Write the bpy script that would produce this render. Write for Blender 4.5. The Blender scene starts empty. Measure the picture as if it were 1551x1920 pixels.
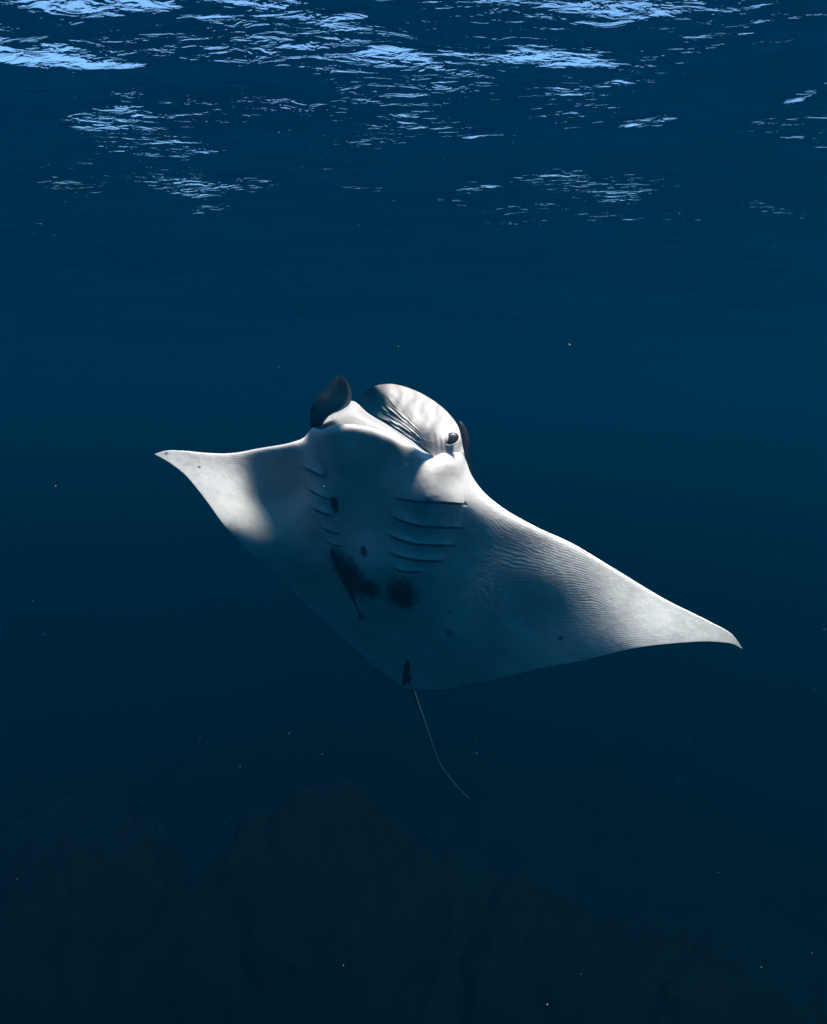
import bpy, math
import numpy as np
from mathutils import Vector, Matrix

# ------------------------------------------------------------------ camera, sky, sun, exposure
sc = bpy.context.scene
COL = sc.collection
R = math.radians
CAM = np.array([0.0, 0.0, -2.2])
PITCH = R(-4.0)
TAN = math.tan(R(31.0))              # half vertical field of view

cd = bpy.data.cameras.new('camera')
cam = bpy.data.objects.new('camera', cd)
COL.objects.link(cam)
cam.location = CAM.tolist()
cam.rotation_euler = (R(90) + PITCH, 0, 0)
cd.sensor_fit = 'VERTICAL'
cd.angle = R(62.0)
cd.clip_start = 0.02
cd.clip_end = 2000
sc.camera = cam

SUN_DIR = Vector((0.20, -0.50, 0.86)).normalized()      # towards the sun
w = bpy.data.worlds.new('World')
sc.world = w
w.use_nodes = True
wn = w.node_tree
for n in list(wn.nodes):
    wn.nodes.remove(n)
sky = wn.nodes.new('ShaderNodeTexSky')
sky.sky_type = 'NISHITA'
sky.sun_disc = False
sky.dust_density = 0.3
sky.ozone_density = 3.0
sky.sun_elevation = math.asin(SUN_DIR.z)
sky.sun_rotation = math.atan2(SUN_DIR.x, SUN_DIR.y)
bg = wn.nodes.new('ShaderNodeBackground')
bg.inputs[1].default_value = 0.10
wo = wn.nodes.new('ShaderNodeOutputWorld')
wn.links.new(sky.outputs[0], bg.inputs[0])
wn.links.new(bg.outputs[0], wo.inputs[0])

sl = bpy.data.lights.new('sun', 'SUN')
sl.energy = 5.0
sl.angle = R(13.0)        # the sun's disc, spread by the rippled surface
sl.color = (1.0, 0.70, 0.62)
so = bpy.data.objects.new('sun', sl)
COL.objects.link(so)
so.rotation_euler = (-SUN_DIR).to_track_quat('-Z', 'Y').to_euler()
so.location = (0, 0, 10)

sc.view_settings.view_transform = 'Standard'
sc.view_settings.look = 'None'
sc.view_settings.gamma = 1.0
sc.view_settings.use_curve_mapping = False
sc.view_settings.exposure = 2.3

cy = sc.cycles
cy.use_denoising = True
cy.use_adaptive_sampling = True
cy.adaptive_threshold = 0.02
cy.max_bounces = 4
cy.diffuse_bounces = 2
cy.glossy_bounces = 2
cy.volume_bounces = 0
cy.transparent_max_bounces = 12
cy.sample_clamp_indirect = 4.0
cy.caustics_reflective = False
cy.caustics_refractive = False

rng = np.random.default_rng(7)

# ------------------------------------------------------------------ helpers
CP, SP = math.cos(PITCH), math.sin(PITCH)
FWD = np.array([0.0, CP, SP])
UPV = np.array([0.0, -SP, CP])
RGT = np.array([1.0, 0.0, 0.0])


def at(u, v, d):
    """Point seen at pixel (u, v) of the 1551 x 1920 frame, d metres along the camera axis."""
    u, v, d = np.broadcast_arrays(np.asarray(u, float), np.asarray(v, float), np.asarray(d, float))
    x = (u - 775.5) / 960.0 * TAN * d
    z = (960.0 - v) / 960.0 * TAN * d
    return CAM + x[..., None] * RGT + z[..., None] * UPV + d[..., None] * FWD


def tps(pts):
    """Thin-plate spline depth(u, v) through (u, v, depth) points."""
    p = np.array(pts, float)
    xy = p[:, :2] / 100.0
    n = len(p)
    d2 = ((xy[:, None] - xy[None]) ** 2).sum(-1)
    K = np.where(d2 > 0, 0.5 * d2 * np.log(np.maximum(d2, 1e-12)), 0) + 0.02 * np.eye(n)
    P = np.c_[np.ones(n), xy]
    A = np.zeros((n + 3, n + 3))
    A[:n, :n] = K
    A[:n, n:] = P
    A[n:, :n] = P.T
    s = np.linalg.solve(A, np.r_[p[:, 2], 0, 0, 0])

    def f(u, v):
        u, v = np.broadcast_arrays(np.asarray(u, float), np.asarray(v, float))
        q = np.stack([u.ravel(), v.ravel()], 1) / 100.0
        out = np.zeros(len(q))
        for a in range(0, len(q), 20000):
            qq = q[a:a + 20000]
            e2 = ((qq[:, None] - xy[None]) ** 2).sum(-1)
            U = np.where(e2 > 0, 0.5 * e2 * np.log(np.maximum(e2, 1e-12)), 0)
            out[a:a + 20000] = U @ s[:n] + s[n] + qq @ s[n + 1:]
        return out.reshape(u.shape)
    return f


def spline(pts, n=None, t=None, par=None):
    """Catmull-Rom (centripetal-ish, chord parametrised Hermite) through pts; n samples or at t in 0..1."""
    p = np.array(pts, float)
    if par is None:
        seg = np.sqrt(np.linalg.norm(np.diff(p[:, :2], axis=0), axis=1)) + 1e-6
        par = np.r_[0, np.cumsum(seg)]
        par = par / par[-1]
    if t is None:
        t = np.linspace(0, 1, n)
    m = np.zeros_like(p)
    dp = np.diff(p, axis=0) / np.diff(par)[:, None]
    m[0], m[-1] = dp[0], dp[-1]
    h = np.diff(par)
    m[1:-1] = (dp[:-1] * h[1:, None] + dp[1:] * h[:-1, None]) / (h[1:] + h[:-1])[:, None]
    i = np.clip(np.searchsorted(par, t, side='right') - 1, 0, len(par) - 2)
    hh = h[i]
    s = ((t - par[i]) / hh)[:, None]
    hh = hh[:, None]
    return ((2 * s**3 - 3 * s**2 + 1) * p[i] + (s**3 - 2 * s**2 + s) * hh * m[i]
            + (-2 * s**3 + 3 * s**2) * p[i + 1] + (s**3 - s**2) * hh * m[i + 1])


def smooth(a, b, x):
    t = np.clip((np.asarray(x, float) - a) / (b - a), 0, 1)
    return t * t * (3 - 2 * t)


def link(name, me, mat, parent=None, origin=None, smoothed=True, sharp=None):
    o = bpy.data.objects.new(name, me)
    COL.objects.link(o)
    if mat:
        me.materials.append(mat)
    if smoothed:
        me.polygons.foreach_set('use_smooth', [True] * len(me.polygons))
        if sharp:
            me.set_sharp_from_angle(angle=R(sharp))
    if parent:
        o.parent = parent
    me.update()
    return o


def mesh_np(name, verts, faces):
    me = bpy.data.meshes.new(name)
    me.from_pydata(np.asarray(verts, float).tolist(), [], [tuple(int(k) for k in f) for f in faces])
    return me


def grid_faces(ni, nj, off=0, flip=False):
    i, j = np.meshgrid(np.arange(ni - 1), np.arange(nj - 1), indexing='ij')
    a = (i * nj + j).ravel() + off
    q = np.stack([a, a + 1, a + nj + 1, a + nj], 1)
    return q[:, ::-1] if flip else q


def sheet(name, F, B, mat, parent, attrs=None, sharp=None):
    """Closed slab from a front grid F[i,j] and a back grid B[i,j]."""
    ni, nj = F.shape[:2]
    n = ni * nj
    V = np.concatenate([F.reshape(-1, 3), B.reshape(-1, 3)])
    f = [grid_faces(ni, nj), grid_faces(ni, nj, n, True)]
    idx = np.arange(n).reshape(ni, nj)
    loop = np.r_[idx[0, :], idx[1:, -1], idx[-1, -2::-1], idx[-2:0:-1, 0]]
    nx = np.roll(loop, -1)
    f.append(np.stack([nx, loop, loop + n, nx + n], 1))
    me = mesh_np(name, V, np.concatenate(f))
    if attrs:
        for k, (fa, ba) in attrs.items():
            at_ = me.attributes.new(k, 'FLOAT', 'POINT')
            at_.data.foreach_set('value', np.r_[np.asarray(fa, float).ravel(), np.asarray(ba, float).ravel()])
    return link(name, me, mat, parent, sharp=sharp)


def tube(path, radii, nseg=12, squash=1.0, side=None):
    """Loft of ellipses along path; returns verts, faces. squash scales the second axis."""
    path = np.asarray(path, float)
    n = len(path)
    T = np.gradient(path, axis=0)
    T /= np.linalg.norm(T, axis=1)[:, None]
    side = np.array(side if side is not None else [1.0, 0, 0], float)
    V = []
    for k in range(n):
        a = side - T[k] * side.dot(T[k])
        a /= np.linalg.norm(a)
        b = np.cross(T[k], a)
        for q in range(nseg):
            th = 2 * math.pi * q / nseg
            V.append(path[k] + radii[k] * (math.cos(th) * a + squash * math.sin(th) * b))
    F = []
    for k in range(n - 1):
        for q in range(nseg):
            q2 = (q + 1) % nseg
            F.append((k * nseg + q, k * nseg + q2, (k + 1) * nseg + q2, (k + 1) * nseg + q))
    V.append(path[0]); V.append(path[-1])
    for q in range(nseg):
        q2 = (q + 1) % nseg
        F.append((n * nseg, q2, q)), F.append((n * nseg + 1, (n - 1) * nseg + q, (n - 1) * nseg + q2))
    # faces of different length: pad not needed by from_pydata
    return np.array(V), F


def mesh_py(name, V, F):
    me = bpy.data.meshes.new(name)
    me.from_pydata([tuple(map(float, v)) for v in V], [], [tuple(int(k) for k in f) for f in F])
    return me


def empty(name, loc, label, cat, group=None):
    o = bpy.data.objects.new(name, None)
    COL.objects.link(o)
    o.location = [float(x) for x in loc]
    o['label'] = label
    o['category'] = cat
    if group:
        o['group'] = group
    o.empty_display_size = 0.1
    return o


def recentre(root, children):
    """Children built in world coordinates: shift mesh data into the root's frame."""
    m = Matrix.Translation(-Vector(root.location))
    for c in children:
        c.data.transform(m)


# ------------------------------------------------------------------ materials
def new_mat(name):
    m = bpy.data.materials.new(name)
    m.use_nodes = True
    nt = m.node_tree
    for n in list(nt.nodes):
        nt.nodes.remove(n)
    out = nt.nodes.new('ShaderNodeOutputMaterial')
    return m, nt, out


def N(nt, t, **kw):
    n = nt.nodes.new(t)
    for k, v in kw.items():
        setattr(n, k, v)
    return n


def skin_material(name='manta_skin', back=(0.012, 0.013, 0.016)):
    m, nt, out = new_mat(name)
    L = nt.links.new
    p = N(nt, 'ShaderNodeBsdfPrincipled')
    at_ = N(nt, 'ShaderNodeAttribute', attribute_name='dark')
    ch = N(nt, 'ShaderNodeAttribute', attribute_name='chord')
    spn = N(nt, 'ShaderNodeAttribute', attribute_name='span')
    tc = N(nt, 'ShaderNodeTexCoord')
    # pale belly, very softly mottled
    n1 = N(nt, 'ShaderNodeTexNoise'); n1.inputs['Scale'].default_value = 3.6; n1.inputs['Detail'].default_value = 8; n1.inputs['Roughness'].default_value = 0.66
    L(tc.outputs['Object'], n1.inputs['Vector'])
    r1 = N(nt, 'ShaderNodeMapRange'); r1.inputs['From Min'].default_value = 0.35; r1.inputs['From Max'].default_value = 0.7
    L(n1.outputs['Fac'], r1.inputs['Value'])
    c1 = N(nt, 'ShaderNodeMix', data_type='RGBA')
    c1.inputs['A'].default_value = (0.80, 0.785, 0.77, 1)
    c1.inputs['B'].default_value = (0.52, 0.52, 0.52, 1)
    L(r1.outputs['Result'], c1.inputs['Factor'])
    # small scattered freckles
    vo = N(nt, 'ShaderNodeTexVoronoi'); vo.inputs['Scale'].default_value = 9.0
    L(tc.outputs['Object'], vo.inputs['Vector'])
    vr = N(nt, 'ShaderNodeMapRange'); vr.inputs['From Min'].default_value = 0.035; vr.inputs['From Max'].default_value = 0.055
    vr.inputs['To Min'].default_value = 0.55; vr.inputs['To Max'].default_value = 0.0
    L(vo.outputs['Distance'], vr.inputs['Value'])
    sep = N(nt, 'ShaderNodeSeparateColor'); L(vo.outputs['Color'], sep.inputs[0])
    gt = N(nt, 'ShaderNodeMath', operation='GREATER_THAN'); gt.inputs[1].default_value = 0.72; L(sep.outputs[0], gt.inputs[0])
    mu = N(nt, 'ShaderNodeMath', operation='MULTIPLY'); L(vr.outputs['Result'], mu.inputs[0]); L(gt.outputs[0], mu.inputs[1])
    mx = N(nt, 'ShaderNodeMath', operation='MAXIMUM'); L(mu.outputs[0], mx.inputs[0]); L(at_.outputs['Fac'], mx.inputs[1])
    c2 = N(nt, 'ShaderNodeMix', data_type='RGBA')
    c2.inputs['B'].default_value = back + (1,)
    L(mx.outputs[0], c2.inputs['Factor']); L(c1.outputs['Result'], c2.inputs['A'])
    L(c2.outputs['Result'], p.inputs['Base Color'])
    p.inputs['Roughness'].default_value = 0.5
    p.inputs['Specular IOR Level'].default_value = 0.25
    # fine ridges that run along the span, plus skin grain
    nz = N(nt, 'ShaderNodeTexNoise'); nz.inputs['Scale'].default_value = 5.0; nz.inputs['Detail'].default_value = 2
    L(tc.outputs['Object'], nz.inputs['Vector'])
    ad = N(nt, 'ShaderNodeMath', operation='MULTIPLY_ADD'); ad.inputs[1].default_value = 0.12
    L(nz.outputs['Fac'], ad.inputs[0]); L(ch.outputs['Fac'], ad.inputs[2])
    mm = N(nt, 'ShaderNodeMath', operation='MULTIPLY'); mm.inputs[1].default_value = 2 * math.pi * 46
    L(ad.outputs[0], mm.inputs[0])
    sn = N(nt, 'ShaderNodeMath', operation='SINE'); L(mm.outputs[0], sn.inputs[0])
    sm = N(nt, 'ShaderNodeMath', operation='MULTIPLY'); L(sn.outputs[0], sm.inputs[0]); L(spn.outputs['Fac'], sm.inputs[1])
    b1 = N(nt, 'ShaderNodeBump'); b1.inputs['Strength'].default_value = 0.5; b1.inputs['Distance'].default_value = 0.0003
    L(sm.outputs[0], b1.inputs['Height'])
    n2 = N(nt, 'ShaderNodeTexNoise'); n2.inputs['Scale'].default_value = 28; n2.inputs['Detail'].default_value = 4
    L(tc.outputs['Object'], n2.inputs['Vector'])
    b2 = N(nt, 'ShaderNodeBump'); b2.inputs['Strength'].default_value = 0.35; b2.inputs['Distance'].default_value = 0.006
    L(n2.outputs['Fac'], b2.inputs['Height']); L(b1.outputs['Normal'], b2.inputs['Normal'])
    L(b2.outputs['Normal'], p.inputs['Normal'])
    L(p.outputs[0], out.inputs['Surface'])
    return m


def plain(name, col, rough=0.5, spec=0.3, scale=20, var=0.4, bump=0.2, dist=0.004):
    m, nt, out = new_mat(name)
    L = nt.links.new
    p = N(nt, 'ShaderNodeBsdfPrincipled')
    tc = N(nt, 'ShaderNodeTexCoord')
    n1 = N(nt, 'ShaderNodeTexNoise'); n1.inputs['Scale'].default_value = scale; n1.inputs['Detail'].default_value = 4
    L(tc.outputs['Object'], n1.inputs['Vector'])
    c = N(nt, 'ShaderNodeMix', data_type='RGBA')
    c.inputs['A'].default_value = tuple(x * (1 - var) for x in col) + (1,)
    c.inputs['B'].default_value = tuple(min(1, x * (1 + var)) for x in col) + (1,)
    L(n1.outputs['Fac'], c.inputs['Factor'])
    L(c.outputs['Result'], p.inputs['Base Color'])
    p.inputs['Roughness'].default_value = rough
    p.inputs['Specular IOR Level'].default_value = spec
    b = N(nt, 'ShaderNodeBump'); b.inputs['Strength'].default_value = bump; b.inputs['Distance'].default_value = dist
    L(n1.outputs['Fac'], b.inputs['Height']); L(b.outputs['Normal'], p.inputs['Normal'])
    L(p.outputs[0], out.inputs['Surface'])
    return m


def water_material():
    m, nt, out = new_mat('sea_surface')
    L = nt.links.new
    tc = N(nt, 'ShaderNodeTexCoord')
    mp = N(nt, 'ShaderNodeMapping'); mp.inputs['Scale'].default_value = (0.55, 1.5, 1.0); mp.inputs['Rotation'].default_value = (0, 0, R(9))
    L(tc.outputs['Object'], mp.inputs['Vector'])
    n1 = N(nt, 'ShaderNodeTexNoise'); n1.inputs['Scale'].default_value = 11; n1.inputs['Detail'].default_value = 3
    n1.inputs['Distortion'].default_value = 0.6
    L(mp.outputs[0], n1.inputs['Vector'])
    ra = N(nt, 'ShaderNodeAttribute', attribute_name='ripple')
    mu = N(nt, 'ShaderNodeMath', operation='MULTIPLY'); L(n1.outputs['Fac'], mu.inputs[0]); L(ra.outputs['Fac'], mu.inputs[1])
    b = N(nt, 'ShaderNodeBump'); b.inputs['Strength'].default_value = 1.3; b.inputs['Distance'].default_value = 0.03
    L(mu.outputs[0], b.inputs['Height'])
    fr = N(nt, 'ShaderNodeFresnel'); fr.inputs['IOR'].default_value = 1.333
    L(b.outputs['Normal'], fr.inputs['Normal'])
    tr = N(nt, 'ShaderNodeBsdfTransparent')
    gl = N(nt, 'ShaderNodeBsdfGlossy'); gl.inputs['Roughness'].default_value = 0.02
    L(b.outputs['Normal'], gl.inputs['Normal'])
    mx = N(nt, 'ShaderNodeMixShader')
    L(fr.outputs[0], mx.inputs[0]); L(tr.outputs[0], mx.inputs[1]); L(gl.outputs[0], mx.inputs[2])
    L(mx.outputs[0], out.inputs['Surface'])
    return m


M_SKIN = skin_material()
M_BACK = skin_material('manta_back_shade_skin', (0.010, 0.13, 0.19))  # dark back skin, with the blue of the shaded water put into its colour
M_EYE = plain('eye_black', (0.012, 0.014, 0.016), 0.35, 0.4, 30, 0.3, 0.05)
M_FISH = plain('remora_skin', (0.012, 0.014, 0.018), 0.5, 0.3, 25, 0.4, 0.1)
M_TAIL = plain('tail_skin', (0.03, 0.07, 0.08), 0.7, 0.15, 8, 0.3, 0.1)
M_SEA = water_material()
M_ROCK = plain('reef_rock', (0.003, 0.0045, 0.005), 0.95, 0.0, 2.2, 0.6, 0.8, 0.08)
M_SNOW = plain('marine_snow', (0.10, 0.12, 0.12), 0.8, 0.1, 40, 0.2, 0.0)

# ------------------------------------------------------------------ the sea surface, seen from below
def axis(fine0, fine1, step, far0, far1, growth):
    mid = np.arange(fine0, fine1, step)
    up, s, x = [], step, mid[-1]
    while x < far1:
        s *= growth; x += s; up.append(x)
    dn, s, x = [], step, mid[0]
    while x > far0:
        s *= growth; x -= s; dn.append(x)
    return np.r_[dn[::-1], mid, up]


def build_sea():
    X = axis(-4.6, 4.6, 0.019, -150, 150, 1.07)
    Y = axis(3.6, 10.5, 0.019, -60, 150, 1.045)
    dx, dy = np.gradient(X), np.gradient(Y)
    gx, gy = np.meshgrid(X, Y, indexing='ij')
    cell = np.maximum(dx[:, None], dy[None, :]).astype(np.float32)
    gx, gy = gx.astype(np.float32), gy.astype(np.float32)
    z = np.zeros_like(gx)
    r = np.random.default_rng(SEA_SEED)
    # gusts: areas where the ripples are steep, the rest is nearly smooth swell
    patch = np.zeros_like(gx)
    warp = 0.18 * np.sin(gx * 3.1 + 1.7 * np.sin(gy * 2.3)) + 0.12 * np.sin(gy * 5.3 + gx * 1.9) + 0.07 * np.sin(gx * 9.0 - gy * 4.0)
    for (cx, cy, rx, ry, tilt, am) in GUSTS:
        u_ = (gx - cx) * math.cos(tilt) + (gy - cy) * math.sin(tilt) + warp
        v_ = -(gx - cx) * math.sin(tilt) + (gy - cy) * math.cos(tilt) + warp * 0.8
        patch = np.maximum(patch, am * np.exp(-((u_ / rx) ** 2 + (v_ / ry) ** 2) ** 1.2))
    far = np.zeros_like(gx)
    for k in range(9):
        lam = r.uniform(1.3, 4.5); th = r.uniform(0, math.pi)
        far += np.sin(2 * math.pi / lam * (gx * math.cos(th) + gy * math.sin(th)) + r.uniform(0, 6.28))
    patch = np.clip(np.maximum(patch, np.clip(0.28 * far - 0.15, 0, 0.6)), 0.24, 1.3)
    patch = patch * (1 - 0.85 * smooth(7.6, 10.5, gy).astype(np.float32))
    nw = 70
    lams = np.exp(np.linspace(math.log(0.075), math.log(5.0), nw))
    for lam in lams:
        th = math.pi / 2 + 0.12 + r.normal(0, 0.32)          # crests mostly across the view
        k = 2 * math.pi / lam
        slope = (SWELL if lam > 0.3 else SLOPE) * math.sqrt(2.0 / (nw * (0.67 if lam > 0.3 else 0.33)))
        amp = slope / k
        ph = k * (gx * math.cos(th) + gy * math.sin(th)) + r.uniform(0, 6.28)
        if lam < 0.3:
            ph = ph + 1.1 * np.sin(ph * 0.31 + gx * 4.0)
        s = np.sin(ph)
        lod = np.clip((lam / (cell * 3.5)) - 0.6, 0, 1)
        z += amp * s * lod * (patch if lam < 0.3 else 1.0)
    # a few steep crests that run across the view
    for (cx, cy, rx, wy, tilt, h) in CRESTS:
        u_ = (gx - cx) * math.cos(tilt) + (gy - cy) * math.sin(tilt)
        v_ = -(gx - cx) * math.sin(tilt) + (gy - cy) * math.cos(tilt) + 0.05 * np.sin(u_ * 5.0 + cx) + 0.02 * np.sin(u_ * 17.0)
        z += 0.5 * h * np.exp(-(v_ / wy) ** 2) * np.exp(-(u_ / rx) ** 4)
        patch = np.maximum(patch, 0.8 * np.exp(-(v_ / (1.5 * wy)) ** 2) * np.exp(-(u_ / rx) ** 4))
    ni, nj = gx.shape
    V = np.stack([gx, gy, z], -1).reshape(-1, 3).astype(np.float32)
    q = grid_faces(ni, nj, 0, True)
    me = bpy.data.meshes.new('water_surface')
    me.vertices.add(len(V)); me.vertices.foreach_set('co', V.ravel())
    me.loops.add(q.size); me.loops.foreach_set('vertex_index', q.ravel().astype(np.int32))
    me.polygons.add(len(q))
    me.polygons.foreach_set('loop_start', (np.arange(len(q)) * 4).astype(np.int32))
    me.polygons.foreach_set('loop_total', np.full(len(q), 4, np.int32))
    me.update(calc_edges=True)
    at_ = me.attributes.new('ripple', 'FLOAT', 'POINT')
    at_.data.foreach_set('value', patch.ravel().astype(np.float32))
    o = link('water_surface', me, M_SEA)
    o['kind'] = 'structure'
    return o


def on_surface(u, v):
    d = at(u, v, 1.0) - CAM
    p = CAM + d * (-CAM[2] / d[2])
    return p[0], p[1]


SEA_SEED, SLOPE, SWELL = 11, 0.15, 0.14
GUSTS, CRESTS = [], []
for (u, v, ru, rv, tl, am) in [(285, 245, 95, 65, .2, 1.0), (310, 335, 75, 25, .2, 1.2), (800, 135, 260, 55, .1, .8), (740, 250, 210, 55, .15, .85),
                               (560, 45, 190, 40, 0, .8), (180, 18, 220, 22, 0, .8), (110, 85, 110, 10, 0, 1.0), (1110, 350, 110, 28, -.05, 1.0),
                               (1080, 160, 90, 22, 0, .9), (1510, 190, 45, 22, .3, 1.1), (1220, 225, 60, 10, -.1, 1.0), (405, 398, 70, 14, .3, 1.1),
                               (905, 362, 60, 8, .1, 1.0), (1465, 387, 40, 8, 0, 1.0), (680, 360, 50, 12, 0, .9), (1430, 40, 90, 20, 0, .5)]:
    x, y = on_surface(u, v)
    x1, _ = on_surface(u + ru, v)
    _, y1 = on_surface(u, v + rv)
    GUSTS.append((x, y, x1 - x, y1 - y, tl, am))
for (u, v, ru, wy, tl, h) in [(960, 92, 330, .085, .0, .036), (70, 84, 110, .08, .05, .02), (900, 255, 90, .07, .25, .04),
                              (640, 45, 60, .06, 0, .026), (1215, 224, 60, .06, -.1, .018), (905, 362, 55, .06, .12, .04), (1180, 145, 60, .05, -.05, .03),
                              (200, 12, 260, .08, 0, .03)]:
    x, y = on_surface(u, v)
    x1, _ = on_surface(u + ru, v)
    CRESTS.append((x, y, x1 - x, wy, tl, h))
build_sea()

# ------------------------------------------------------------------ seabed and reef
def hills(gx, gy, seed, lam0, lam1, n):
    r = np.random.default_rng(seed)
    z = np.zeros_like(gx)
    for lam in np.exp(np.linspace(math.log(lam0), math.log(lam1), n)):
        th = r.uniform(0, math.pi * 2)
        z += lam * 0.035 * np.sin(2 * math.pi / lam * (gx * math.cos(th) + gy * math.sin(th)) + r.uniform(0, 6.28))
    return z


def build_seabed():
    X = axis(-9, 9, 0.15, -155, 155, 1.1)
    Y = axis(2, 18, 0.15, -65, 155, 1.1)
    gx, gy = np.meshgrid(X, Y, indexing='ij')
    z = -11.7 + hills(gx, gy, 3, 0.7, 14, 26) * 1.2 - 0.03 * np.maximum(gy - 10, 0)
    V = np.stack([gx, gy, z], -1).reshape(-1, 3)
    me = mesh_np('seabed', V, grid_faces(*gx.shape, 0, True))
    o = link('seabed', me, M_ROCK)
    o['kind'] = 'structure'


build_seabed()


def reef_mound(cx, cy, rx, ry, top, base, seed, label):
    """A lumpy rock outcrop: a dome broken up by several scales of knobs."""
    r = np.random.default_rng(seed)
    nu, nv = 144, 72
    ph, th = np.meshgrid(np.linspace(0, math.pi / 2, nv), np.arange(nu) * 2 * math.pi / nu, indexing='ij')
    d = np.stack([np.cos(th) * np.cos(ph), np.sin(th) * np.cos(ph), np.sin(ph)], -1)
    k = 1.0 + 0.10 * np.sin(3 * th + seed) * np.cos(ph) + 0.06 * np.sin(7 * th + 2 * seed) * np.cos(ph)
    for q_ in range(420):
        a, b = r.uniform(0, 6.28), math.asin(r.uniform(0.05, 1.0))
        wd, h = (r.uniform(0.10, 0.38), r.uniform(0.02, 0.10)) if q_ < 90 else (r.uniform(0.03, 0.10), r.uniform(0.01, 0.06))
        c = np.array([math.cos(a) * math.cos(b), math.sin(a) * math.cos(b), math.sin(b)])
        e = ((d - c) ** 2).sum(-1) / (wd * wd)
        k = k + h * np.clip(1 - e, 0, 1) ** 1.2
    V = np.stack([cx + rx * k * d[..., 0], cy + ry * k * d[..., 1], base + (top - base) * (0.55 + 0.40 * k) * d[..., 2] ** 0.62], -1).reshape(-1, 3)
    F = []
    for j in range(nv - 1):
        for i in range(nu):
            i2 = (i + 1) % nu
            F.append((j * nu + i, j * nu + i2, (j + 1) * nu + i2, (j + 1) * nu + i))
    me = mesh_py('reef_mound', V, F)
    o = link('reef_mound', me, M_ROCK)
    o['label'] = label
    o['category'] = 'rock'
    o['group'] = 'dark reef mounds below the manta'
    m = Matrix.Translation((-cx, -cy, -base))
    me.transform(m)
    o.location = (cx, cy, base)


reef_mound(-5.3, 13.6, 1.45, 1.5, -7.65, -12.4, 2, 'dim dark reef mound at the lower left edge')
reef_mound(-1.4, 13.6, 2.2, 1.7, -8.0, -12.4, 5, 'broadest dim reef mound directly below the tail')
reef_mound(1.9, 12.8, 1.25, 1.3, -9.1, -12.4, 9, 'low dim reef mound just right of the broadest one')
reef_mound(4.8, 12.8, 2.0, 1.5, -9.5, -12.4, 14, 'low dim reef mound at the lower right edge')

# ------------------------------------------------------------------ the manta ray
depth_raw = tps([
    # lip and head
    (592, 800, 4.16), (604, 803, 4.08), (660, 797, 3.96), (740, 818, 3.90), (806, 852, 3.92), (862, 838, 4.02), (880, 880, 4.12),
    (600, 850, 4.24), (650, 870, 4.15), (720, 880, 4.08), (790, 890, 3.945), (850, 900, 4.01), (660, 818, 4.02), (700, 826, 3.99), (735, 842, 3.965), (840, 870, 3.93),
    (720, 935, 4.20), (800, 935, 4.005), (865, 940, 4.085),
    # belly and rear
    (600, 940, 4.49), (660, 960, 4.40), (730, 1000, 4.34), (800, 1000, 4.26), (860, 1000, 4.30),
    (620, 1050, 4.78), (700, 1070, 4.56), (800, 1080, 4.52), (870, 1090, 4.56),
    (690, 1160, 5.04), (780, 1180, 4.98), (765, 1290, 5.55), (880, 1287, 5.22), (840, 1200, 4.93), (660, 1215, 5.45),
    # right wing
    (905, 920, 4.18), (950, 1030, 4.36), (940, 1120, 4.56), (930, 1275, 5.04),
    (1000, 985, 4.22), (1020, 1090, 4.33), (1010, 1170, 4.535), (1000, 1258, 4.74),
    (1075, 1020, 4.17), (1090, 1120, 4.25), (1105, 1237, 4.38),
    (1150, 1065, 4.12), (1165, 1140, 4.14), (1190, 1217, 4.16),
    (1250, 1125, 4.07), (1280, 1205, 4.07), (1330, 1165, 4.02), (1393, 1217, 3.99),
    # left wing
    (575, 818, 4.28), (545, 830, 4.38), (550, 930, 4.70), (545, 1110, 5.32), (600, 1160, 5.42),
    (490, 840, 4.56), (485, 940, 4.80), (480, 1050, 5.02),
    (430, 850, 4.72), (430, 920, 4.765), (420, 985, 4.80),
    (340, 845, 4.95), (340, 886, 4.95), (290, 851, 5.06)])



def depth(u, v):
    return 4.1 + 0.87 * (depth_raw(u, v) - 4.1)


PAIRS = [((290, 851), (290, 851)), ((312, 845), (316, 866)), ((340, 845), (345, 888)), ((385, 849), (388, 940)),
         ((430, 850), (422, 987)), ((490, 840), (478, 1045)), ((545, 830), (545, 1108)), ((572, 819), (600, 1160)),
         ((588, 802), (640, 1195)), ((603, 806), (660, 1215)), ((625, 797), (685, 1237)), ((660, 796), (705, 1255)),
         ((700, 803), (730, 1275)), ((740, 818), (750, 1288)), ((775, 838), (765, 1293)), ((806, 852), (780, 1295)),
         ((835, 838), (800, 1296)), ((862, 838), (820, 1296)), ((874, 864), (840, 1294)), ((884, 890), (860, 1290)),
         ((905, 920), (890, 1284)), ((940, 950), (930, 1275)), ((1000, 985), (1000, 1258)), ((1075, 1020), (1100, 1238)),
         ((1150, 1065), (1190, 1216)), ((1250, 1125), (1270, 1206)), ((1330, 1165), (1335, 1203)),
         ((1375, 1192), (1376, 1208)), ((1393, 1217), (1393, 1217))]
# upper lip (edge of the mouth roof) for the head stations
UPPER = {8: (590, 797), 9: (606, 787), 10: (632, 771), 11: (660, 752), 12: (692, 776), 13: (732, 800), 14: (772, 826), 15: (806, 847)}
NS, NC, NM, ND = 420, 200, 14, 46


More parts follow.
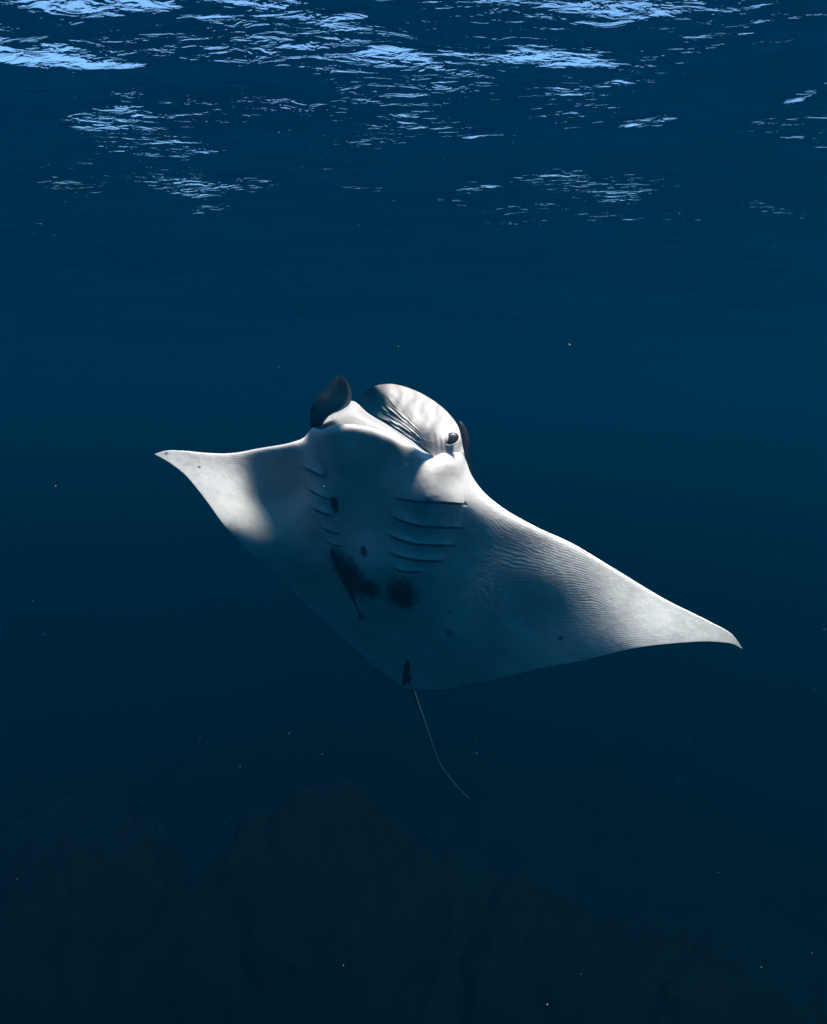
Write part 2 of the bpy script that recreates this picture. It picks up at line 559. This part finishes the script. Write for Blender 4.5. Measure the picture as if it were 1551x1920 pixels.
RS = [[(735, 932), (765, 936), (790, 940), (830, 940), (871, 943)],
      [(727, 966), (760, 977), (790, 985), (830, 987), (865, 988)],
      [(722, 999), (750, 1010), (780, 1018), (815, 1020), (849, 1021)],
      [(724, 1033), (755, 1043), (780, 1048), (805, 1050), (827, 1050)],
      [(733, 1062), (750, 1068), (765, 1070), (778, 1071), (790, 1070)]]
LS = [[(572, 875), (590, 884), (602, 890), (613, 893)],
      [(579, 916), (595, 925), (608, 931), (620, 935)],
      [(590, 953), (603, 959), (615, 963), (628, 965)],
      [(604, 988), (615, 993), (627, 997), (640, 998)],
      [(612, 1014), (622, 1019), (632, 1022), (642, 1023)]]


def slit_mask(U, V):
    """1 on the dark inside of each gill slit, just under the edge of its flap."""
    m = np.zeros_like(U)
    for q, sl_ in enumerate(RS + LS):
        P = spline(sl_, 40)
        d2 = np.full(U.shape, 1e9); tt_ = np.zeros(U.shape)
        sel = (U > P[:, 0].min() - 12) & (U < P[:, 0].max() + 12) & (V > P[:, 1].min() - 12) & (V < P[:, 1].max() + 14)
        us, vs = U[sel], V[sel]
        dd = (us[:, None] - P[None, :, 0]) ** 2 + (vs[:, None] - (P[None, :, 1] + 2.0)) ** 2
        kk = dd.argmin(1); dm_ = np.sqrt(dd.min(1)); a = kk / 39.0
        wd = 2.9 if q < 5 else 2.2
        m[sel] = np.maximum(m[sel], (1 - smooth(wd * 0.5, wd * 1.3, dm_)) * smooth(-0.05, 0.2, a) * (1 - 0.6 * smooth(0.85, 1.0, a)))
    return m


def build_body(root):
    le_k = np.array([p[0] for p in PAIRS], float)
    te_k = np.array([p[1] for p in PAIRS], float)
    seg = np.linalg.norm(np.diff(le_k, axis=0), axis=1) + np.linalg.norm(np.diff(te_k, axis=0), axis=1)
    par = np.r_[0, np.cumsum(seg ** 0.85)]; par /= par[-1]
    t = np.linspace(0, 1, NS)
    LE = spline(le_k, t=t, par=par)
    TE = spline(te_k, t=t, par=par)
    head_k = np.zeros(len(PAIRS)); up_k = le_k.copy()
    for k, u in UPPER.items():
        up_k[k] = u
        head_k[k] = 1.0 if 8 < k < 15 else 0.35
    UP = spline(up_k, t=t, par=par)
    HW = np.clip(np.interp(t, par, head_k), 0, 1)
    # thickness by station (half, metres)
    th_k = [0.0, .006, .010, .016, .022, .034, .055, .075, .10, .11, .125, .135, .14, .14, .14, .135, .12, .11, .10, .09, .075, .06, .045, .034, .024, .015, .008, .004, 0]
    TH = np.interp(t, par, th_k)
    c = (1 - np.cos(np.linspace(0, math.pi, NC) * 0.5)) ** 1.15   # dense at the leading edge
    c = 0.5 * c + 0.5 * np.linspace(0, 1, NC) ** 1.3
    PU = LE[:, None, 0] * (1 - c) + TE[:, None, 0] * c
    PV = LE[:, None, 1] * (1 - c) + TE[:, None, 1] * c
    D = depth(PU, PV)
    mid = at(PU, PV, D)
    prof = (1 - np.exp(-c / 0.022)) * (1 - c) ** 0.8
    prof = np.where(c > 0.999, 0, prof); prof[0] = 0
    gap = np.linalg.norm(mid[:, 0] - mid[:, -1], axis=1)
    bulge = np.minimum(TH, 0.12 * gap + 0.002)
    front_w = 0.42 - 0.17 * HW
    Vv = mid - FWD * ((bulge * front_w)[:, None] * prof)[..., None]
    slit = slit_mask(PU, PV)
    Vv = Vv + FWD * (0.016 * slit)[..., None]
    # ---------- mouth
    lip = mid[:, 0]
    upper = at(UP[:, 0], UP[:, 1], D[:, 0] + 0.26)
    Mo = []
    for j in range(NM):
        s = (j + 1) / (NM + 1)
        # floor dips just behind the lip, then ramps up to the upper lip
        dip = math.exp(-((s - 0.22) / 0.16) ** 2)
        p = lip * (1 - s) + upper * s - UPV * (0.05 * dip) + FWD * (0.05 * dip)
        q = lip + FWD * 0.001 * s
        Mo.append(q * (1 - HW[:, None]) + p * HW[:, None])
    Mo = np.stack(Mo, 1)
    top = lip * (1 - HW[:, None]) + upper * HW[:, None] + FWD * 0.002
    # ---------- back
    cb = np.linspace(0, 1, ND) ** 1.4
    du = LE[:, None, 0] * (1 - cb) + TE[:, None, 0] * cb
    dv = LE[:, None, 1] * (1 - cb) + TE[:, None, 1] * cb
    dm = at(du, dv, depth(du, dv))
    pb = np.sqrt(cb) * (1 - cb) * 2.4; pb[0] = 0; pb[-1] = 0
    Dr = dm + FWD * (bulge[:, None] * pb * 1.25)[..., None]
    fall = np.exp(-(cb / 0.16) ** 2)
    Dr = Dr + (top - dm[:, 0])[:, None] * fall[None, :, None]
    Dr = Dr[:, :-1]
    # loop per station: ventral TE->LE, mouth, back LE->TE
    loop = np.concatenate([Vv[:, ::-1], Mo, Dr], 1)
    nl = loop.shape[1]
    verts = loop.reshape(-1, 3)
    idx = np.arange(NS * nl).reshape(NS, nl)
    a = idx[:-1]; b = idx[1:]
    q = np.stack([a, np.roll(a, -1, 1), np.roll(b, -1, 1), b], -1).reshape(-1, 4)
    me = mesh_np('body', verts, q)
    # ---------- pigment
    dark = np.zeros((NS, nl))
    g = np.zeros((NS, NC))

    def spot(u, v, ru, rv, ang=0.0, soft=0.35, amt=1.0):
        nonlocal g
        ca, sa = math.cos(R(ang)), math.sin(R(ang))
        x = (PU - u) * ca + (PV - v) * sa
        y = -(PU - u) * sa + (PV - v) * ca
        rr = np.sqrt((x / ru) ** 2 + (y / rv) ** 2)
        if max(ru, rv) > 12:
            rr = rr * (1 + 0.09 * np.sin(PU * 0.31 + 2.0 * np.sin(PV * 0.17)) + 0.08 * np.sin(PV * 0.43 + 1.5 * np.sin(PU * 0.23)))
        g = np.maximum(g, amt * (1 - smooth(1 - soft, 1 + soft, rr)))
    spot(628, 948, 8, 17, -4, 0.18)
    spot(683, 1034, 6, 11, -12, 0.3, 0.9)
    spot(662, 1082, 18, 42, -28, 0.6, 0.97)
    spot(690, 1103, 27, 16, 28, 0.6, 0.98)
    spot(752, 1112, 30, 26, 25, 0.5, 0.98)
    spot(762, 1128, 14, 13, 0, 0.4, 1.0)
    spot(640, 1055, 14, 26, -20, 0.6, 0.8)
    spot(842, 1147, 6, 3.5, 0, 0.4, 0.6)
    spot(842, 1185, 6, 5, 0, 0.4, 0.7)
    spot(1051, 1197, 4, 4, 0, 0.4, 0.9)
    spot(312, 850, 2.6, 2.6, 0, 0.4, 0.9)
    spot(374, 876, 2.6, 2.6, 0, 0.4, 0.8)
    # faint grey smudges on the outer wings
    for (u, v, ru, rv, an, am) in [(1185, 1110, 12, 40, 25, 0.16), (352, 870, 8, 5, 0, 0.22), (365, 860, 9, 5, 10, 0.18),
                                   (1028, 1010, 14, 26, -20, 0.14), (335, 862, 7, 4, 0, 0.15)]:
        spot(u, v, ru, rv, an, 0.9, am)
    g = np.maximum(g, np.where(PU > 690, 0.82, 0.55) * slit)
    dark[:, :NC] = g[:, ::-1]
    dark[:, NC + NM:] = 0.97
    dark[:, NC + NM:NC + NM + 3] = 0.1
    dark[:, NC:NC + NM] = 0.52
    chord = np.zeros((NS, nl)); chord[:, :NC] = c[::-1]
    span = np.zeros((NS, nl))
    wt = np.maximum(smooth(0.56, 0.66, t), smooth(0.36, 0.28, 1 - (1 - t)) * 0 + (1 - smooth(0.16, 0.30, t)))
    span[:, :NC] = wt[:, None] * smooth(0.0, 0.06, c)[::-1][None]
    for k, v in (('dark', dark), ('chord', chord), ('span', span)):
        at_ = me.attributes.new(k, 'FLOAT', 'POINT')
        at_.data.foreach_set('value', v.ravel().astype(np.float32))
    o = link('body', me, M_SKIN, root)
    # depth lookup of the finished belly
    bd = (Vv - CAM) @ FWD
    bd = bd - 0.016 * slit
    return o, (PU[:, ::2].ravel(), PV[:, ::2].ravel(), bd[:, ::2].ravel())


manta = empty('manta_ray', at(765, 1288, 5.2), 'large manta ray gliding belly forward with white underside and wide wings', 'manta ray')
kids = []
body, (BU, BV, BD) = build_body(manta)
kids.append(body)


def belly(u, v):
    u = np.asarray(u, float); v = np.asarray(v, float)
    out = np.zeros(u.shape)
    for k, (a, b) in enumerate(zip(u.ravel(), v.ravel())):
        d2 = (BU - a) ** 2 + (BV - b) ** 2
        i = np.argpartition(d2, 8)[:8]
        wgt = 1 / (d2[i] + 2.0)
        out.ravel()[k] = (wgt * BD[i]).sum() / wgt.sum()
    return out


def gill_flap(lower, upper, h, end_open=True, mirror=False):
    na, nb = 34, 12
    lo = spline(lower, na); up = spline(upper, na)
    b = np.linspace(0, 1, nb)
    u = up[:, None, 0] * (1 - b) + lo[:, None, 0] * b
    v = up[:, None, 1] * (1 - b) + lo[:, None, 1] * b
    a = np.linspace(0, 1, na)
    if mirror:
        a = 1 - a
    env = smooth(-0.02, 0.35, a) * (1 - 0.45 * smooth(0.9, 1.0, a))
    lift = 0.0012 + (h * env)[:, None] * (b ** 2.2)[None] * np.ones_like(u)
    d0 = belly(u, v)
    F = at(u, v, d0 - lift)
    thick = 0.004 + 0.006 * (1 - b)
    B = F + FWD * thick[None, :, None]
    z = np.zeros_like(u)
    edge_dark = 0.1 * (b > 0.97)[None] + z  # slightly darker along the free edge of the flap
    o = sheet('gill_flap', F, B, M_SKIN, manta, {'dark': (edge_dark, edge_dark), 'chord': (z, z), 'span': (z, z)}, sharp=50)
    kids.append(o)


RT = [[(758, 872), (785, 872), (805, 872), (838, 874), (870, 884)]] + [[(u + 1, v + 7) for u, v in s] for s in RS[:4]]
for k in range(5):
    gill_flap(RS[k], RT[k], [0.022, 0.032, 0.030, 0.026, 0.018][k])
LT = [[(572, 850), (590, 856), (602, 860), (616, 862)]] + [[(u, v + 6) for u, v in s] for s in LS[:4]]
for k in range(5):
    gill_flap(LS[k], LT[k], [0.022, 0.020, 0.018, 0.014, 0.010][k], mirror=True)


# ---------- the broad lit head fin with the eye at its root
fin_depth = tps([(812, 853, 3.905), (840, 872, 3.955), (872, 868, 4.04), (867, 835, 4.02), (847, 822, 3.905), (858, 798, 3.99), (835, 770, 3.90),
                 (820, 820, 3.86), (800, 742, 3.79), (800, 800, 3.79), (765, 727, 3.71), (760, 780, 3.73), (756, 810, 3.755), (735, 720, 3.645),
                 (735, 755, 3.665), (720, 786, 3.70), (690, 770, 3.665), (700, 725, 3.57), (715, 740, 3.615), (700, 750, 3.64), (676, 745, 3.61)])


def right_fin():
    A = [(818, 868), (810, 852), (786, 834), (756, 812), (720, 788), (697, 774), (681, 759), (675, 746)]
    B = [(874, 868), (868, 838), (859, 800), (836, 770), (800, 743), (765, 727), (735, 720), (706, 723), (686, 733), (675, 746)]
    ns, nb = 130, 90
    a = spline(A, ns); b = spline(B, ns)
    s = np.linspace(0, 1, nb)
    u = a[:, None, 0] * (1 - s) + b[:, None, 0] * s
    v = a[:, None, 1] * (1 - s) + b[:, None, 1] * s
    d = fin_depth(u, v)
    # folds round the eye
    ex, ey = 847, 822
    d = d - 0.008 * np.exp(-(((u - ex) / 18) ** 2 + ((v - ey) / 15) ** 2))
    for (fu, wd, am) in [(832, 3.2, .006), (823, 3.5, .006), (813, 4.0, .004)]:
        d = d + am * np.exp(-((u - fu - 0.12 * (v - 815)) / wd) ** 2) * np.exp(-((v - 812) / 26) ** 2)
    # feathered ridges fanning from the corner of the mouth
    ang = np.arctan2(850 - v, 822 - u)
    rad = np.hypot(850 - v, 822 - u)
    fan = np.sin(ang * 78 + 0.02 * rad + 1.6 * np.sin(rad * 0.07 + 9 * ang) + 0.8 * np.sin(ang * 17))
    fan += 0.7 * np.sin(ang * 133 + 1.5 * np.sin(rad * 0.13 + 5 * ang))
    fan *= 0.6 + 0.4 * np.sin(rad * 0.09 + 31 * ang)
    msk = smooth(18, 45, rad) * (1 - smooth(120, 150, rad)) * (1 - smooth(0.72, 0.98, ang)) 
    d = d + 0.0030 * fan * msk
    # gentle vertical pleats higher up
    pl = np.sin(u * 0.42 + 0.1 * v) * smooth(0.75, 1.0, ang) * (1 - smooth(790, 815, v)) * smooth(720, 745, v)
    d = d + 0.0009 * pl
    # the root melts into the cheek
    k = smooth(846, 868, v) * smooth(812, 822, u)
    sel = k > 0.001
    d[sel] = d[sel] * (1 - k[sel]) + (belly(u[sel], v[sel]) + 0.006) * k[sel]
    F = at(u, v, d)
    e = np.minimum(np.minimum(s, 1 - s)[None] * 5, 1.0) * np.minimum(np.linspace(1.4, 0, ns) * 3, 1.0)[:, None]
    Bk = F + FWD * (0.004 + 0.045 * e)[..., None]
    z = np.zeros_like(u)
    gx = 0.55 * (1 - smooth(675, 760, u + 0.8 * (v - 745))) * smooth(0.3, 0.9, s)[None]  # shade of the curling upper left corner, put into the fin's colour
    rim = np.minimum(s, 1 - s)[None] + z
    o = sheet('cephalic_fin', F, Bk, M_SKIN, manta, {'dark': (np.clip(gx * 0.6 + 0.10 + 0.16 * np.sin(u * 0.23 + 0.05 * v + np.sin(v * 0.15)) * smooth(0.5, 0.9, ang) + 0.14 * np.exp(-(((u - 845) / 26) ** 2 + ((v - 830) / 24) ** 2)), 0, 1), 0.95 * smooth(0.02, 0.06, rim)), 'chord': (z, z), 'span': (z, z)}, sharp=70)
    o['label'] = 'broad pale unrolled head fin beside the eye'
    kids.append(o)


right_fin()


def left_fin():
    A = [(584, 806), (581, 785), (583, 766), (592, 748), (606, 733), (622, 716), (636, 702)]
    B = [(604, 797), (618, 779), (640, 769), (656, 757), (659, 740), (653, 718), (636, 702)]
    ns, nb = 60, 30
    a = spline(A, ns); b = spline(B, ns)
    s = np.linspace(0, 1, nb)
    u = a[:, None, 0] * (1 - s) + b[:, None, 0] * s
    v = a[:, None, 1] * (1 - s) + b[:, None, 1] * s
    t = np.linspace(0, 1, ns)[:, None]
    d = 4.26 - 0.46 * t + 0.05 * np.sin(math.pi * s)[None] * (1 - 0.6 * t) - 0.04 * s[None]
    F = at(u, v, d)
    e = np.minimum(np.minimum(s, 1 - s)[None] * 5, 1.0) * np.minimum((1 - t) * 4, 1.0)
    Bk = F + FWD * (0.003 + 0.03 * e)[..., None]
    z = np.zeros_like(u)
    rim = 1 - s[None] + z
    dk = 0.99 * smooth(0.07, 0.15, rim)
    dk = dk * (1 - 0.35 * np.exp(-(((u - 605) / 12) ** 2 + ((v - 741) / 9) ** 2)))  # sheen on the fin, painted as a paler patch
    o = sheet('cephalic_fin', F, Bk, M_BACK, manta, {'dark': (dk, z + 0.3), 'chord': (z, z), 'span': (z, z)}, sharp=70)
    o['label'] = 'dark curled head fin with a thin pale rim'
    kids.append(o)


left_fin()


def eye(u, v, d, ru, rv, ang):
    c = at(u, v, d)
    px = TAN * d / 960
    V, F = [], []
    nu, nv = 20, 12
    ca, sa = math.cos(R(ang)), math.sin(R(ang))
    for j in range(nv + 1):
        ph = math.pi * j / nv
        for i in range(nu):
            th = 2 * math.pi * i / nu
            x, y, z = math.sin(ph) * math.cos(th) * ru * px, math.sin(ph) * math.sin(th) * rv * px, math.cos(ph) * 0.26 * ru * px
            V.append(c + RGT * (x * ca - y * sa) + UPV * (x * sa + y * ca) - FWD * z)
    for j in range(nv):
        for i in range(nu):
            i2 = (i + 1) % nu
            F.append((j * nu + i, (j + 1) * nu + i, (j + 1) * nu + i2, j * nu + i2))
    o = link('eye', mesh_py('eye', V, F), M_EYE, manta)
    kids.append(o)
    # raised lid: a slim ring round the eyeball
    V, F = [], []
    n1, n2 = 32, 8
    for i in range(n1):
        th = 2 * math.pi * i / n1
        for k in range(n2):
            q = 2 * math.pi * k / n2
            rr = 1.10 + 0.12 * math.cos(q)
            x, y = rr * ru * px * math.cos(th), rr * rv * px * math.sin(th)
            V.append(c + RGT * (x * ca - y * sa) + UPV * (x * sa + y * ca) - FWD * (0.10 * ru * px * math.sin(q) - 0.003))
    for i in range(n1):
        for k in range(n2):
            i2, k2 = (i + 1) % n1, (k + 1) % n2
            F.append((i * n2 + k, i2 * n2 + k, i2 * n2 + k2, i * n2 + k2))
    me = mesh_py('eyelid', V, F)
    l = link('eyelid', me, M_SKIN, o)
    return o, l


e1, l1 = eye(846, 822, float(fin_depth(846, 822)) - 0.013, 14.5, 10.5, 14)
e2, l2 = eye(590, 764, 4.105, 5, 8, -10)
kids += [l1]
bpy.data.objects.remove(l2)

# ---------- whip tail and pelvic fin
tp = spline([(764, 1262), (768, 1278), (772, 1288), (783, 1318), (796, 1354), (808, 1389), (819, 1419), (830, 1440), (848, 1464), (864, 1482), (880, 1497)], 70)
tt = np.linspace(0, 1, 70)
tpath = at(tp[:, 0], tp[:, 1], float(belly(np.array([764.]), np.array([1262.]))[0]) + 0.01 + 1.1 * tt)
V, F = tube(tpath, 0.0135 * (1 - tt) ** 2 * (tt < 2) + 0.0042 + 0.012 * np.exp(-(tt / 0.08) ** 2) - 0.002 * tt, 10)
tail = link('tail', mesh_py('tail', V, F), M_TAIL, manta)
kids.append(tail)

pp = spline([(765, 1238), (763, 1252), (761, 1268), (758, 1284)], 24)
ps = np.linspace(0, 1, 24)
V, F = tube(at(pp[:, 0], pp[:, 1], belly(pp[:, 0], pp[:, 1]) - 0.03), 0.004 + 0.013 * np.sin(math.pi * np.clip(ps * 0.75 + 0.12, 0, 1)), 12, 0.5)
pelv = link('pelvic_fin', mesh_py('pelvic_fin', V, F), M_FISH, manta)
kids.append(pelv)
recentre(manta, kids)


# ------------------------------------------------------------------ remoras
def remora(path_px, d, width, label, flat=0.75, side=None):
    p = np.array(path_px, float)
    path = spline(p, 46)
    dd = np.interp(np.linspace(0, 1, 46), np.linspace(0, 1, len(d)), d)
    if d[0] < 1:
        dd = belly(path[:, 0], path[:, 1]) - dd
    P = at(path[:, 0], path[:, 1], dd)
    s = np.linspace(0, 1, 46)
    rad = np.interp(s, [0, .04, .12, .3, .5, .75, .9, 1], [.18, .5, .78, 1, .9, .5, .24, .18]) * width
    V, F = tube(P, rad, 16, flat, side)
    root = empty('remora', P[0], label, 'fish', 'remoras riding on the manta')
    ks = [link('body', mesh_py('body', V, F), M_FISH, root)]
    T = P[-1] - P[-4]; T /= np.linalg.norm(T)
    S = np.cross(T, FWD); S /= np.linalg.norm(S)
    wv = width

    def fin(name, base, along, across, ln, wd, fork=0.0):
        na, nb = 10, 9
        a = np.linspace(0, 1, na); b = np.linspace(-1, 1, nb)
        A_, B_ = np.meshgrid(a, b, indexing='ij')
        ext = ln * (1 - fork * (1 - np.abs(B_)))
        X = base + along * (A_ * ext)[..., None] + across * (B_ * wd * (0.25 + 0.75 * A_))[..., None]
        th = 0.12 * wd * (1 - np.abs(B_)) * (1 - A_) + 0.0008
        ks.append(sheet(name, X - FWD * th[..., None], X + FWD * th[..., None], M_FISH, root, sharp=60))
    fin('tail_fin', P[-2], T, S, wv * 2.6, wv * 1.0, 0.3)
    m = P[30]
    fin('dorsal_fin', m + S * rad[30] * 0.6, (T * 0.9 + S * 0.25), S * 0.5 + T * 0.5, wv * 2.2, wv * 0.5)
    fin('pectoral_fin', P[12] - S * rad[12] * 0.7, (T * 0.9 - S * 0.35), S * 0.4, wv * 1.7, wv * 0.5)
    recentre(root, ks)


remora([(621, 1027), (630, 1052), (644, 1082), (660, 1118), (676, 1154)], [0.03, 0.045, 0.06, 0.085, 0.12], 0.0195,
       'slim black remora fish slanting across the dark belly blotches')
remora([(862, 790), (869, 806), (874, 826), (877, 848), (882, 872)], [4.04, 4.05, 4.06, 4.08, 4.12], 0.0165,
       'slim dark remora fish clinging just behind the eye')

# ------------------------------------------------------------------ drifting specks in the water
def marine_snow():
    r = np.random.default_rng(23)
    V, F = [], []
    n = 0
    ico = []
    ph = (1 + 5 ** 0.5) / 2
    iv = np.array([(-1, ph, 0), (1, ph, 0), (-1, -ph, 0), (1, -ph, 0), (0, -1, ph), (0, 1, ph), (0, -1, -ph), (0, 1, -ph), (ph, 0, -1), (ph, 0, 1), (-ph, 0, -1), (-ph, 0, 1)], float)
    iv /= np.linalg.norm(iv[0])
    fi = [(0, 11, 5), (0, 5, 1), (0, 1, 7), (0, 7, 10), (0, 10, 11), (1, 5, 9), (5, 11, 4), (11, 10, 2), (10, 7, 6), (7, 1, 8), (3, 9, 4), (3, 4, 2), (3, 2, 6), (3, 6, 8), (3, 8, 9), (4, 9, 5), (2, 4, 11), (6, 2, 10), (8, 6, 7), (9, 8, 1)]
    for k in range(480):
        c = np.array([r.uniform(-4, 4), r.uniform(0.9, 7.5), r.uniform(-4.4, -0.4)])
        s = r.uniform(0.0005, 0.0015) * (1.0 if r.random() < 0.9 else 1.8)
        ax = r.normal(size=3); ax /= np.linalg.norm(ax)
        for p in iv:
            q = p * (0.7 + 0.6 * r.random())
            V.append(c + s * (q + ax * q.dot(ax) * 1.0))
        F += [tuple(a + n for a in f) for f in fi]
        n += 12
    o = link('marine_snow', mesh_py('marine_snow', V, F), M_SNOW)
    o['kind'] = 'stuff'
    o['label'] = 'tiny pale specks drifting in the blue water'
    o['category'] = 'specks'


marine_snow()

# ------------------------------------------------------------------ the water itself: one closed box of even density
def water_body():
    me = bpy.data.meshes.new('haze')
    x, y0, y1, z0, z1 = 165, -75, 165, -18.0, 0.9
    V = [(-x, y0, z0), (x, y0, z0), (x, y1, z0), (-x, y1, z0), (-x, y0, z1), (x, y0, z1), (x, y1, z1), (-x, y1, z1)]
    F = [(3, 2, 1, 0), (4, 5, 6, 7), (0, 1, 5, 4), (1, 2, 6, 5), (2, 3, 7, 6), (3, 0, 4, 7)]
    me.from_pydata(V, [], F)
    m, nt, out = new_mat('sea_water')
    p = N(nt, 'ShaderNodeVolumePrincipled')
    p.inputs['Color'].default_value = (0.0, 0.185, 0.45, 1)
    p.inputs['Absorption Color'].default_value = (0.0, 0.12, 0.20, 1)
    p.inputs['Density'].default_value = 0.115
    p.inputs['Anisotropy'].default_value = 0.83
    nt.links.new(p.outputs[0], out.inputs['Volume'])
    o = link('haze', me, m, smoothed=False)
    o['kind'] = 'stuff'
    o['label'] = 'deep blue sea water around the manta'
    o['category'] = 'water'


water_body()
